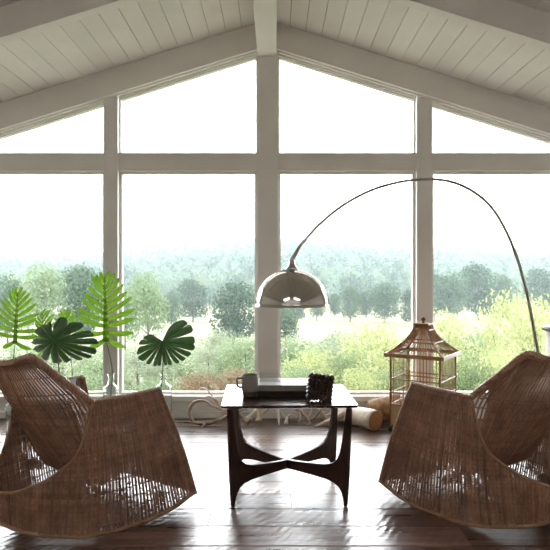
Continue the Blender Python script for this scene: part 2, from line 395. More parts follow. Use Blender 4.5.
def weave(mb, fn, us, nrow, wmax, hfn, stake_r=0.0052, amp=0.0085, thick=0.0016, stake_skip=None, wmin=None):
    """woven panel: stakes along w at every us[i], rows of weavers along u"""
    du = 1e-3
    def nrm(u, w):
        a = fn(u+du, w)-fn(u-du, w); c = fn(u, min(1, w+.01))-fn(u, max(0, w-.01))
        n_ = a.cross(c); return n_.normalized() if n_.length > 1e-12 else Vector((0, 1, 0))
    for u in us:
        w1 = wmax(u); w0 = wmin(u) if wmin else 0.0
        k = max(3, int(10*(w1-w0)))
        mb.tube([fn(u, w0+(w1-w0)*i/k) for i in range(k+1)], stake_r*(0.8+0.4*R.random()), 5)
    for j in range(nrow):
        w = (j+0.5)/nrow
        run = []
        runs = []
        for i in range(len(us)*2-1):
            u = us[i//2] if i % 2 == 0 else 0.5*(us[i//2]+us[i//2+1])
            ok = w <= wmax(u) and (wmin is None or w >= wmin(u))
            if ok: run.append((i, u))
            elif run: runs.append(run); run = []
        if run: runs.append(run)
        for run in runs:
            if len(run) < 3: continue
            vs = []; 
            for i, u in run:
                p = fn(u, w); nn = nrm(u, w)
                vv = (fn(u, min(1, w+.01))-fn(u, max(0, w-.01))).normalized()
                sgn = 0 if i % 2 else ((1 if (i//2) % 2 else -1)*(0.2 if j % 5 == 0 else 1))
                h = hfn(u, w, j)*0.5
                q = p+nn*(amp*sgn)+vv*R.uniform(-.0006, .0006)
                vs += [q-vv*h, q+nn*thick, q+vv*h, q-nn*thick]
            fs = []
            for a in range(len(run)-1):
                for c in range(4):
                    fs.append((a*4+c, a*4+(c+1) % 4, (a+1)*4+(c+1) % 4, (a+1)*4+c))
            mb.add(vs, fs)
def rope(mb, pts, rad, pitch=0.05, strands=3, n=6):
    pts = [Vector(p) for p in pts]
    # resample evenly
    L = [0]
    for a, c in zip(pts, pts[1:]): L.append(L[-1]+(c-a).length)
    m = max(8, int(L[-1]/0.007)); rs = []
    for i in range(m+1):
        s = L[-1]*i/m; j = max(0, min(len(pts)-2, next((q for q in range(len(L)-1) if L[q+1] >= s-1e-9), len(L)-2)))
        t = (s-L[j])/max(1e-9, L[j+1]-L[j]); rs.append((s, pts[j].lerp(pts[j+1], t)))
    prev = None; fr = []
    for i in range(m+1):
        tg = (rs[min(i+1, m)][1]-rs[max(i-1, 0)][1]).normalized()
        a = tg.orthogonal().normalized() if prev is None else (prev-tg*prev.dot(tg)).normalized()
        prev = a; fr.append((a, tg.cross(a)))
    for k in range(strands):
        line = []
        for (s, p), (a, c) in zip(rs, fr):
            th = 2*PI*(s/pitch+k/strands); line.append(p+(a*math.cos(th)+c*math.sin(th))*rad*0.5)
        mb.tube(line, rad*0.62, n)
def usamples(fn, w, u0, u1, step):
    out = [u0]; u = u0; p = fn(u0, w); acc = 0
    while u < u1:
        u2 = u+0.002; q = fn(u2, w); acc += (q-p).length; u, p = u2, q
        if acc >= step: out.append(min(u, u1)); acc = 0
    if u1-out[-1] > 0.004: out.append(u1)
    return out
def make_chair(label):
    ch = thing('rocking_chair', label, 'chair')
    # outer woven shell
    half = usamples(shell_pt, 0.45, 0.0, 1.0, 0.0158)
    us = [-u for u in half[::-1]][:-1]+half
    def h_shell(u, w, j):
        a = abs(u); p = shell_pt(u, w); pitch = 0.0082
        nz = noise.noise(Vector((u*9, w*7, 3.1)))
        openz = (p.z < 0.30 and a > 0.38)
        sparse = openz and nz > -0.28
        nz2 = noise.noise(Vector((u*40, w*45, 8.1)))
        if sparse: return pitch*(0.93 if j % 6 == 0 or (j*7+int(u*31)) % 11 == 0 else 0.10)
        if nz > 0.22 and nz2 > 0.1: return pitch*0.55
        if 0.30 <= p.z < 0.54 and .36 < a < .72 and nz > .02: return pitch*(0.95 if j % 5 == 0 else 0.42)
        return pitch*(1.06 if nz2 < 0.30 else 0.85)
    b = MB(); weave(b, shell_pt, us, 75, shell_wtop, h_shell)
    b.build('woven_shell', M['rattan'], ch)
    # backrest
    ER = [(0, (.25, -.653, .845)), (.33, (.292, -.43, .625)), (.6, (.285, -.385, .46)), (.85, (.262, -.33, .31)), (1, (.22, -.30, .25))]
    CN = [(0, (0, -.675, .815)), (.3, (0, -.60, .63)), (.6, (0, -.46, .44)), (.85, (0, -.35, .28)), (1, (0, -.30, .235))]
    def back_pt(u, w):
        w = 1-w; s = -1 if u < 0 else 1; a = abs(u)
        e = lerpk(ER, w); c = lerpk(CN, w); k = a**1.7
        return Vector((s*e[0]*a, c[1]*(1-k)+e[1]*k, c[2]*(1-k)+e[2]*k))
    us = [-1+2*i/38 for i in range(39)]
    def h_back(u, w, j):
        pitch = 0.0085; nz = noise.noise(Vector((u*3, w*5, 9.3)))
        if w > 0.72 and w < 0.95 and nz > -0.6: return pitch*(0.95 if j % 10 == 0 else 0.08)
        if abs(u) > 0.84 and 0.42 < w < 0.68: return pitch*(0.95 if j % 8 == 0 else 0.08)
        return pitch*1.05
    b = MB(); weave(b, back_pt, us, 80, lambda u: 1.0, h_back, stake_r=0.0054, amp=0.006)
    bk = b.build('backrest', M['rattan'], ch)
    b = MB(); b.tube([back_pt(-1+2*i/20, 0.0) for i in range(21)], 0.009, 8); b.build('lower_rail', M['pole'], bk, smooth=True)
    # seat and front apron
    def seat_pt(u, w):
        z0 = 0.238-0.012*(1-u*u)*math.sin(PI*min(1, w/0.55)*0.9)
        if w < 0.55:
            t = w/0.55; rr = 0.24+0.075*t
            return Vector((u*rr, -.30+.40*t, z0+0.10*t))
        t = (w-0.55)/0.45; rr = 0.315+0.024*t
        return Vector((u*rr, .10+.112*t+0.02*math.sin(PI*t), .338-.278*t))
    us = [-1+2*i/30 for i in range(31)]
    b = MB(); weave(b, seat_pt, us, 88, lambda u: 0.549, lambda u, w, j: 0.0096, stake_r=0.005)
    b.build('seat', M['rattan'], ch)
    b = MB(); weave(b, seat_pt, us, 88, lambda u: 1.0, lambda u, w, j: 0.0078, stake_r=0.005, wmin=lambda u: 0.55)
    b.build('front_apron', M['rattan'], ch)
    # rims
    top = [Vector((.297, -.405, .632)), Vector((.28, -.47, .69)), Vector((.262, -.57, .775)), Vector((.25, -.645, .842)), Vector((.225, -.67, .858))]
    mid = [Vector((r, -.672-.004*(1-abs(r)/.2), .852-.038*(1-(r/.2)**2))) for r in (.15, .08, 0, -.08, -.15)]
    path = top+mid+[Vector((-p.x, p.y, p.z)) for p in top[::-1]]
    b = MB(); rope(b, spline(path, 90), 0.0165, 0.05); b.build('back_rim', M['rattan_rim'], ch, smooth=True)
    for sd in (1, -1):
        b = MB(); rope(b, [shell_pt(sd*(0.37+0.63*i/24), 1.0)+Vector((0, 0, 0.004)) for i in range(25)], 0.0105, 0.035); b.build('arm_rim', M['rattan_rim'], ch, smooth=True)
        b = MB(); b.tube([shell_pt(sd, i/12) for i in range(13)], 0.0085, 8); b.build('front_post', M['pole'], ch, smooth=True)
    b = MB(); hr = [i/40*0.38 for i in range(-40, 41)]
    b.tube([shell_pt(u, shell_wtop(u)) for u in hr], 0.0075, 8); b.build('hole_rim', M['pole'], ch, smooth=True)
    for sd in (1, -1):
        b = MB(); b.tube([shell_pt(sd*i/60, 0.0)+Vector((0, 0, 0.0115)) for i in range(0, 61)], 0.0115, 8); b.build('runner', M['pole'], ch, smooth=True)
    b = MB(); b.tube([shell_pt(-1, 0.02), shell_pt(1, 0.02)], 0.009, 8); b.build('front_rail', M['pole'], ch, smooth=True)
    return ch
cl = make_chair('brown woven rattan rocking chair at the left, cut off by the left picture edge')
def put_chair(o, mid, fwd):
    f = Vector(fwd).normalized(); o.location = (mid[0], mid[1], 0.0); o.rotation_euler = (0, 0, math.atan2(-f.x, f.y))
put_chair(cl, (-.8225, 3.175), (.577, .817))
cr = copy_tree(cl); cr['label'] = 'brown woven rattan rocking chair in front of the bamboo birdcage'
put_chair(cr, (.985, 3.29), (-.468, .884))
for c in (cl, cr): c['group'] = 'pair of rattan rocking chairs'
# pale cushion in the left chair
def pillow(w, h, t, n=14):
    b = MB(); vs = []; 
    for sg in (1, -1):
        for i in range(n+1):
            for j in range(n+1):
                x = -1+2*i/n; y = -1+2*j/n
                k = max(0, (1-x*x)*(1-y*y))**0.45
                e = 1-0.06*(1-abs(x))*abs(y)
                vs.append(Vector((x*w/2*(1-0.07*(1-y*y)*(abs(x)**6)), sg*t/2*k, y*h/2*(1-0.07*(1-x*x)*(abs(y)**6)))))
    o = (n+1)**2; fs = []
    for i in range(n):
        for j in range(n):
            a = i*(n+1)+j; q = (a, a+n+1, a+n+2, a+1); fs.append(q); fs.append(tuple(o+k for k in q[::-1]))
    b.add(vs, fs); return b
pb = pillow(0.23, 0.27, 0.08)
pl = tag(pb.build('throw_pillow', M['cushion'], smooth=True), 'pale blue and white throw pillow inside the left rocking chair', 'cushion')
f = Vector((.577, .817, 0)); rt = Vector((.817, -.577, 0)); base = Vector((-.8225, 3.175, 0))
pl.location = base+rt*(-.155)+f*(-.285)+Vector((0, 0, .535)); pl.rotation_euler = (0.18, 0, math.atan2(f.y, f.x))

# ------------------------------------------------------------------ table
TB = Vector((.068, 3.37, 0)); TA = math.radians(1.6)
tb = thing('side_table', 'dark walnut side table on curved crossed legs between the two rocking chairs', 'table', TB, TA)
b = MB(); W2, D2, TZ = .355, .30, .53
def top_loop(w, d, r, z, n=6):
    out = []
    for cx_, cy_, a0 in ((w-r, d-r, 0), (-w+r, d-r, PI/2), (-w+r, -d+r, PI), (w-r, -d+r, 1.5*PI)):
        for i in range(n+1):
            a = a0+PI/2*i/n; out.append(Vector((cx_+r*math.cos(a), cy_+r*math.sin(a), z)))
    return out
rings = [(W2-.03, D2-.03, .012, TZ-.02), (W2-.004, D2-.004, .014, TZ-.012), (W2, D2, .015, TZ-.003), (W2-.003, D2-.003, .015, TZ+.0015), (W2-.014, D2-.014, .013, TZ+.001), (W2-.022, D2-.022, .012, TZ)]
L = [top_loop(*q) for q in rings]; nn = len(L[0]); vs = [v for l in L for v in l]; fs = []
for i in range(len(L)-1):
    for j in range(nn): fs.append((i*nn+j, i*nn+(j+1) % nn, (i+1)*nn+(j+1) % nn, (i+1)*nn+j))
fs += [tuple(range(nn))[::-1], tuple((len(L)-1)*nn+j for j in range(nn))]
b.add(vs, fs); b.build('table_top', M['walnut_top'], tb)
b = MB()
for sx in (-1, 1):
    b = MB(); b.box((sx*.268-.0018, -D2+.028, TZ-.001), (sx*.268+.0018, D2-.028, TZ+.0006)); b.build('inlay_line', M['inlay'], tb)
# leg profile in its diagonal plane: s = distance from the centre, z
S = 0.424
out_e = [(S, TZ-.02), (S-.004, .40), (S-.010, .25), (S-.017, .12), (S-.027, .0)]
foot = [(S-.042, .0)]
low = [(S-.046, .035), (S-.056, .066), (S-.075, .09), (S-.105, .106), (S-.15, .114), (S-.25, .117), (.05, .118), (0, .118)]
up = [(0, .168), (.05, .169), (.12, .175), (S-.22, .184), (S-.16, .193), (S-.115, .207), (S-.085, .232), (S-.066, .275), (S-.052, .34), (S-.038, .42), (S-.026, TZ-.02)]
prof = out_e+foot+low+up
for sx, sy in ((-1, -1), (1, -1), (1, 1), (-1, 1)):
    d = Vector((sx*.305, sy*.268, 0)).normalized(); q = Vector((-d.y, d.x, 0)); b = MB()
    b.prism([d*s+Vector((0, 0, z))-q*.0115 for s, z in prof], q*.023)
    lg = b.build('leg', M['walnut'], tb, bevel=.004)
# mug
mg = thing('mug', 'grey stoneware mug with a dark unglazed base standing on the table', 'mug', P(250, 397.5, 3.32)+Vector((0, 0, 0)))
mg.location.z = TZ+.001
b = MB(); b.lathe([(.040, .026), (.0455, .029), (.0465, .05), (.046, .095), (.0455, .116), (.044, .118), (.042, .115), (.0415, .035), (.0, .03)], 36); b.build('body', M['mug'], mg, smooth=True)
b = MB(); b.lathe([(0, 0), (.038, 0), (.0405, .004), (.043, .027), (.0, .0275)], 36); b.build('base', M['mugdark'], mg, smooth=True)
b = MB(); b.tube(spline([(-.043, -.006, .098), (-.066, -.008, .099), (-.073, -.009, .078), (-.066, -.008, .055), (-.044, -.006, .047)], 22), .0062, 8); b.build('handle', M['mug'], mg, smooth=True)
# books
def book(name, label, x0, x1, yc, dep, z, h, mc, rz):
    t = thing(name, label, 'book', ((x0+x1)/2, yc, z), rz, 'books stacked on the table')
    w = (x1-x0)/2; d = dep/2; b = MB()
    b.box((-w, -d, 0), (w, d, .003)); b.box((-w, -d, h-.003), (w, d, h)); b.box((-w, -d, .003), (w, -d+.003, h-.003))
    b.build('cover', mc, t, bevel=.001)
    b = MB(); b.box((-w+.004, -d+.0035, .0032), (w-.004, d-.004, h-.0032)); b.build('page_block', M['pages'], t)
    return t
book('book', 'thin dark book at the bottom of the pile on the table', -.100, .222, 3.42, .23, TZ+.0012, .027, M['bookdark'], .02)
book('book', 'grey clothbound book on top of the pile on the table', -.102, .200, 3.425, .22, TZ+.0285, .033, M['bookgrey'], .0)
# clear glass box on the books
b = MB(); g0 = P(260, 385.5, 3.36); x0, x1 = g0.x, P(281, 385, 3.36).x; zt = TZ+.0625; hh = .052; yq = 3.40
w_ = .004
b.box((x0, yq, zt), (x1, yq+.09, zt+w_)); b.box((x0, yq, zt+w_), (x1, yq+w_, zt+hh)); b.box((x0, yq+.09-w_, zt+w_), (x1, yq+.09, zt+hh))
b.box((x0, yq+w_, zt+w_), (x0+w_, yq+.09-w_, zt+hh)); b.box((x1-w_, yq+w_, zt+w_), (x1, yq+.09-w_, zt+hh))
tag(b.build('glass_box', M['pane']), 'small clear glass box on the left end of the book pile', 'box')
# carved serrated block leaning on the books
b = MB(); nT = 6; A = .0635
loop = []
for sd in range(4):
    ang = sd*PI/2; c_, s_ = math.cos(ang), math.sin(ang)
    for i in range(nT*2):
        x = -A+2*A*i/(nT*2); y = -A+(0.0 if i % 2 == 0 else -.0085) if i else -A-.004
        loop.append((x*c_-y*s_, x*s_+y*c_))
b.prism([Vector((x, -.017, z)) for x, z in loop], (0, .034, 0))
G = 6
for i in range(G):
    for j in range(G):
        x = -A+2*A*(i+.5)/G; z = -A+2*A*(j+.5)/G; e = A/G*.96
        b.add([(x-e, -.017, z-e), (x+e, -.017, z-e), (x+e, -.017, z+e), (x-e, -.017, z+e), (x, -.028, z)], [(0, 1, 4), (1, 2, 4), (2, 3, 4), (3, 0, 4)])
bl = tag(b.build('carved_block', M['carved'], bevel=.0), 'dark square carved wooden block with serrated edges leaning beside the books', 'ornament')
bl.location = P(320, 388.5, 3.20); bl.location.z = TZ+.0715; bl.rotation_euler = (-0.10, math.radians(8), 0.12)

# ------------------------------------------------------------------ arc lamp
lp = thing('arc_floor_lamp', 'chrome arc floor lamp with a dome shade hanging over the table', 'lamp', (1.72, 4.02, 0))
inv = Vector((-1.72, -4.02, 0))
SH = P(292, 305.5, 3.5)
b = MB(); RS = .217; n_ = 20
prof = [(RS*math.cos(a), RS*.98*math.sin(a)) for a in [i/n_*(PI/2-.09) for i in range(n_+1)]]
prof = [(RS+.003, -.004), (RS+.003, .0)]+prof
inner = [(r-.003, z-.002) for r, z in prof[2:]][::-1]
b.lathe(prof+inner+[(RS-.001, -.004), (RS+.003, -.004)], 64, SH+inv)
shd = b.build('lamp_shade', M['chrome'], lp, smooth=True)
b = MB(); b.lathe([(.004, RS*.985), (.036, RS*.985), (.037, RS*1.0), (.024, RS*1.06), (.017, RS*1.14), (.017, RS*1.21), (.008, RS*1.235), (0, RS*1.24)], 24, SH+inv); b.build('shade_cap', M['steel'], lp, smooth=True)
b = MB(); b.lathe([(0, .02), (.03, .03), (.034, .06), (.018, .1), (.016, .2), (0, .2)], 20, SH+inv); b.build('bulb', M['shade_in'], lp, smooth=True)
arcpx = [(289.5, 263.5), (296, 252), (305, 240), (322, 222), (345, 204), (372, 190), (400, 182), (428, 179.2), (452, 182), (474, 192), (492, 208), (506, 231), (517, 258), (526, 290), (533, 325), (538.5, 356), (543, 390), (546, 430), (547, 470)]
def lamp_pt(px, py):
    d = 3.5+(px-290)/257*.52
    return P(px, py, d)
arc = [lamp_pt(*q) for q in arcpx]; arc[-1].z = .06
b = MB(); pts = spline(arc, 150); b.tube([p+inv for p in pts[8:]], [.0082+.003*min(1, i/140) for i in range(142)], 10); b.build('arc_pole', M['steel'], lp, smooth=True)
b = MB(); jt = SH+Vector((-.012, 0, RS*1.235))+inv
b.tube([jt, pts[2]+inv, pts[12]+inv, pts[13]+inv], [.009, .012, .0115, .007], 12); b.build('swivel_joint', M['steel'], lp, smooth=True)
e = arc[-1]+inv
b = MB(); b.lathe([(0, 0), (.155, 0), (.16, .004), (.16, .05), (.155, .055), (.03, .057), (.02, .075), (.0, .075)], 40, (e.x, e.y, 0)); b.build('base', M['black'], lp, smooth=False, bevel=.003)

# ------------------------------------------------------------------ birdcage
cg = thing('birdcage', 'bamboo birdcage with a pagoda roof standing behind the right rocking chair', 'birdcage', (0, 0, 0))
near = P(440, 428, 4.40); near.z = 0
al = math.radians(33); wv = .385
ux = Vector((math.cos(al), -math.sin(al), 0)); uy = Vector((math.sin(al), math.cos(al), 0))
cen = near-ux*wv/2+uy*wv/2
cg.location = (cen.x, cen.y, 0); cg.rotation_euler = (0, 0, -al)
h = wv/2; EZ = .582
for sx, sy in ((-1, -1), (1, -1), (1, 1), (-1, 1)):
    b = MB(); b.tube([(sx*h, sy*h, .0), (sx*h, sy*h, EZ+.01)], .0085, 8); b.build('corner_post', M['bamboo'], cg, smooth=True)
    b = MB(); b.lathe([(0, 0), (.012, .0), (.016, .01), (.016, .03), (.009, .04), (0, .04)], 12, (sx*h, sy*h, 0)); b.build('foot', M['mugdark'], cg, smooth=True)
for z in (.055, .21, .30, .405, EZ):
    b = MB()
    for k in range(4):
        a = [(-h, -h), (h, -h), (h, h), (-h, h)][k]; c = [(h, -h), (h, h), (-h, h), (-h, -h)][k]
        b.tube([(a[0], a[1], z), (c[0], c[1], z)], .0055, 6)
    b.build('rail', M['bamboo'], cg)
b = MB(); t_ = .004
for k in range(4):
    m_ = Matrix.Rotation(k*PI/2, 4, 'Z'); b.box((-h+.008, -h-t_/2, .058), (h-.008, -h+t_/2, .205), mat=m_)
b.box((-h, -h, .05), (h, h, .058)); b.build('lower_panel', M['bamboo_pale'], cg)
for k in range(4):
    m_ = Matrix.Rotation(k*PI/2, 4, 'Z'); b = MB()
    for i in range(1, 15):
        x = -h+2*h*i/15; b.tube([m_ @ Vector((x, -h, .208)), m_ @ Vector((x, -h, EZ))], .0022, 5)
    b.build('bar_screen', M['bamboo'], cg)
# perch and swing
b = MB(); b.tube([(-h, .02, .405), (h, .02, .405)], .006, 6); b.build('perch', M['bamboo'], cg)
# roof
EH = h+.034; TR = .052; RZ0, RZ1 = EZ+.005, EZ+.235
def roof_pt(t, a):   # t 0 eave..1 top, a position along half width multiplier
    r = TR+(EH-TR)*(1-t)**1.75
    return r, RZ0+(RZ1-RZ0)*t
b = MB()
for sx, sy in ((-1, -1), (1, -1), (1, 1), (-1, 1)):
    pts_ = []
    for i in range(13):
        r, z = roof_pt(i/12, 0); pts_.append(Vector((sx*r, sy*r, z)))
    b.tube(pts_, .0085, 6)
b.build('hip_rafter', M['bamboo'], cg, smooth=True)
b = MB()
for k in range(4):
    m_ = Matrix.Rotation(k*PI/2, 4, 'Z')
    b.box((-EH, -EH-.006, RZ0-.012), (EH, -EH+.006, RZ0+.016), mat=m_)
b.build('eave_board', M['bamboo'], cg)
b = MB()
for k in range(4):
    m_ = Matrix.Rotation(k*PI/2, 4, 'Z'); b.add([m_ @ Vector(q) for q in ((-EH, -EH, RZ0-.01), (EH, -EH, RZ0-.01), (h, -h, RZ0-.006), (-h, -h, RZ0-.006), (-EH, -EH, RZ0-.004), (EH, -EH, RZ0-.004), (h, -h, RZ0), (-h, -h, RZ0))], [(0, 1, 2, 3), (7, 6, 5, 4), (0, 4, 5, 1), (2, 6, 7, 3)])
b.build('soffit', M['bamboo_pale'], cg)
for k in range(4):
    m_ = Matrix.Rotation(k*PI/2, 4, 'Z'); b = MB()
    for i in range(1, 16):
        a = -1+2*i/16; pp = []
        for s in range(9):
            r, z = roof_pt(s/8, 0); pp.append(m_ @ Vector((a*r, -r, z)))
        b.tube(pp, .0022, 4)
    b.build('roof_bars', M['bamboo'], cg)
b = MB()
for t in (.42, .82):
    r, z = roof_pt(t, 0)
    for k in range(4):
        m_ = Matrix.Rotation(k*PI/2, 4, 'Z'); b.tube([m_ @ Vector((-r, -r, z)), m_ @ Vector((r, -r, z))], .0062, 6)
b.build('roof_rail', M['bamboo'], cg)
b = MB(); b.box((-TR-.01, -TR-.01, RZ1-.006), (TR+.01, TR+.01, RZ1+.01)); b.build('roof_cap', M['bamboo'], cg, bevel=.003)
b = MB(); b.lathe([(0, RZ1+.008), (.012, RZ1+.01), (.007, RZ1+.022), (.016, RZ1+.034), (.016, RZ1+.042), (.006, RZ1+.055), (0, RZ1+.058)], 14); b.build('finial', M['mugdark'], cg, smooth=True)

# ------------------------------------------------------------------ antlers and logs by the window
def antler(label, beam, tines, mat, r0=.016):
    """beam, tines: lists of (px, py, d, r)"""
    b = MB()
    def tb_(keys, root=None):
        pts_ = [P(q[0], q[1], q[2]) for q in keys]; rs = [q[3] for q in keys]
        if root is not None: pts_[0] = root
        for i_ in range(len(pts_)): pts_[i_].z = max(pts_[i_].z, rs[i_]+.001)
        n2 = 5*len(pts_); sp = spline(pts_, n2); rr = []
        for i_ in range(n2):
            u = i_/(n2-1)*(len(rs)-1); j = min(int(u), len(rs)-2); rr.append(max(.0012, rs[j]*(1-(u-j))+rs[j+1]*(u-j)))
        for i_, s in enumerate(sp): s.z = max(s.z, rr[i_]+.0005)
        b.tube(sp, rr, 10)
    tb_(beam)
    for t in tines: tb_(t)
    p0 = P(*beam[0][:3]); p0.z = max(p0.z, beam[0][3]*1.3+.002)
    p1 = P(*beam[1][:3]); ax = (p1-p0).normalized()
    b.tube([p0-ax*.008, p0-ax*.003, p0+ax*.008, p0+ax*.012], [beam[0][3]*.9, beam[0][3]*1.4, beam[0][3]*1.4, beam[0][3]*.95], 12)
    return tag(b.build('antler', mat, smooth=True), label, 'antler', 'antlers along the window')
antler('forked brown antler with a pale upright tine lying left of the table',
       [(246, 407, 4.80, .017), (236, 412, 4.78, .017), (222, 419, 4.77, .016), (206, 424, 4.77, .015), (192, 422.5, 4.78, .012), (176, 422, 4.78, .006)],
       [[(206, 423, 4.77, .013), (203, 426, 4.73, .008), (201, 428, 4.70, .002)],
        [(193, 422, 4.78, .013), (189.5, 412, 4.78, .014), (193, 403.5, 4.78, .013), (201, 400.5, 4.78, .011), (208, 402.5, 4.78, .007), (213, 408, 4.78, .002)],
        [(229, 415.5, 4.77, .012), (224, 418, 4.74, .010), (216, 424, 4.70, .002)]], M['antler_dark'])
antler('slim curved antler arching against the sill left of the table',
       [(243, 409, 4.88, .012), (233, 410, 4.88, .012), (222, 409.5, 4.88, .010), (212, 405.5, 4.88, .007), (206, 406, 4.88, .002)],
       [[(221, 409.5, 4.88, .010), (217, 401, 4.88, .010), (209, 396.5, 4.88, .006), (203, 398.5, 4.88, .002)]], M['antler'])
antler('thin white antler curving up in front of the left of centre glass',
       [(222, 412, 4.93, .010), (215, 400, 4.94, .009), (209, 391.5, 4.94, .008), (202, 388, 4.94, .006), (198, 390, 4.94, .002)],
       [[(222, 411, 4.94, .008), (226, 398, 4.94, .008), (231, 390, 4.94, .007), (239, 387, 4.94, .006), (248, 389, 4.94, .002)]], M['antler_pale'])
antler('brown antler with a thick cut butt under the left front leg of the table',
       [(249, 423, 4.80, .021), (240, 416, 4.84, .017), (232, 409, 4.88, .014), (226, 402, 4.92, .006)],
       [[(242, 418, 4.84, .012), (235, 423, 4.80, .008), (227, 424, 4.77, .002)]], M['antler_dark'])
antler('antler standing on its burr beneath the mug with a long slanting shaft',
       [(259, 423, 4.84, .019), (259, 415, 4.86, .014), (260, 406, 4.88, .012), (262, 396, 4.9, .006)],
       [[(258, 418, 4.86, .011), (266, 411, 4.88, .010), (275, 403, 4.9, .003)]], M['antler'])
antler('pale antler sloping up to the right behind the mug end of the table',
       [(246, 419, 4.90, .014), (254, 412, 4.92, .012), (263, 404, 4.94, .010), (270, 398, 4.95, .003)],
       [[(263, 405, 4.94, .010), (260, 399, 4.95, .008), (256, 394, 4.96, .002)]], M['antler_pale'])
antler('white upright antler tine touching the floor under the middle of the table',
       [(276.5, 398, 4.90, .014), (277.5, 408, 4.87, .014), (278.5, 418, 4.84, .010), (279, 427, 4.80, .002)],
       [[(277, 406, 4.87, .010), (284, 402, 4.88, .008), (292, 399, 4.9, .002)]], M['antler_pale'])
antler('small white antler fragment on the floor under the table centre',
       [(286, 424, 4.80, .012), (287, 418, 4.82, .012), (290, 415, 4.84, .011), (296, 415.5, 4.85, .003)],
       [[(287, 419, 4.82, .009), (283, 415, 4.84, .007), (281, 411, 4.85, .002)]], M['antler_pale'])
antler('tangled brown antler with several tines under the books end of the table',
       [(288, 405, 4.92, .014), (297, 409, 4.9, .014), (305, 416, 4.86, .013), (310, 423, 4.82, .009), (306, 427, 4.78, .003)],
       [[(305, 416, 4.86, .011), (299, 421, 4.83, .009), (292, 420, 4.81, .007), (287, 415, 4.80, .002)],
        [(309, 421, 4.84, .010), (316, 416, 4.86, .009), (322, 408, 4.88, .007), (321, 400, 4.9, .002)],
        [(299, 411, 4.89, .010), (300, 419, 4.82, .008), (296, 427, 4.76, .002)]], M['antler_dark'])
antler('curved tan antler crossing the tangle below the carved block',
       [(326, 419, 4.9, .015), (320, 410, 4.91, .014), (312, 406, 4.92, .012), (303, 408, 4.92, .009), (296, 404, 4.93, .003)],
       [[(313, 407, 4.92, .011), (310, 415, 4.90, .009), (303, 421, 4.87, .002)]], M['antler'])
antler('thick pale antler with its point towards the table foot right of the tangle',
       [(349, 411, 4.82, .030), (340, 416, 4.80, .028), (330, 421, 4.78, .022), (322, 425.5, 4.76, .014), (314, 429, 4.72, .003)],
       [[(338, 416, 4.80, .018), (332, 414, 4.82, .014), (325, 415.5, 4.82, .003)]], M['antler'])
def log(name, label, a, c, ra, rc, mat, n=24):
    t = thing(name, label, 'log', (a+c)/2); o_ = t.location.copy(); b = MB(); k = 14
    pts_ = []; rs = []
    for i in range(k+1):
        u = i/k; pts_.append(a.lerp(c, u)-o_+Vector((0, 0, .006*math.sin(u*5)))); rs.append((ra+(rc-ra)*u)*(1+.03*math.sin(u*9+1)))
    b.tube(pts_, rs, n, caps=True); b.build('bark' if mat is M['bark'] else 'trunk_wood', mat, t, smooth=False)
    for p, q in ((pts_[0], pts_[1]), (pts_[-1], pts_[-2])):
        ax = (p-q).normalized(); r_ = rs[0] if p is pts_[0] else rs[-1]
        b = MB(); b.tube([p-ax*.002, p+ax*.003, p+ax*.004], [r_*.97, r_*.97, r_*.9], n); b.build('cut_end', M['cut'], t)
    for o in t.children:
        if o.name.startswith(('bark', 'trunk')):
            for pg in o.data.polygons: pg.use_smooth = len(pg.vertices) == 4
    return t
a = P(375.5, 418.5, 4.62); a.z = .079
c = Vector((a.x-.25, a.y+.315, .072))
log('log', 'pale peeled log with a tan cut end facing out beside the table', a, c, .077, .07, M['log'])
a2 = P(399, 405, 4.87); a2.z = .117; c2 = Vector((a2.x-.24, a2.y+.0, .095))
log('log', 'rough brown log lying along the window base behind the birdcage', a2, c2, .112, .088, M['bark'])
# drum stool at the right edge
dr = thing('drum_stool', 'pale drum stool with a dark top at the right edge behind the lamp pole', 'stool', (2.215, 4.55, 0))
b = MB(); b.lathe([(0, 0), (.15, 0), (.152, .02), (.152, .78), (0, .78)], 36); b.build('body', M['drum'], dr, smooth=True)
b = MB(); b.lathe([(0, .781), (.172, .781), (.175, .786), (.175, .805), (.17, .81), (0, .81)], 36); b.build('top', M['black'], dr, smooth=True)

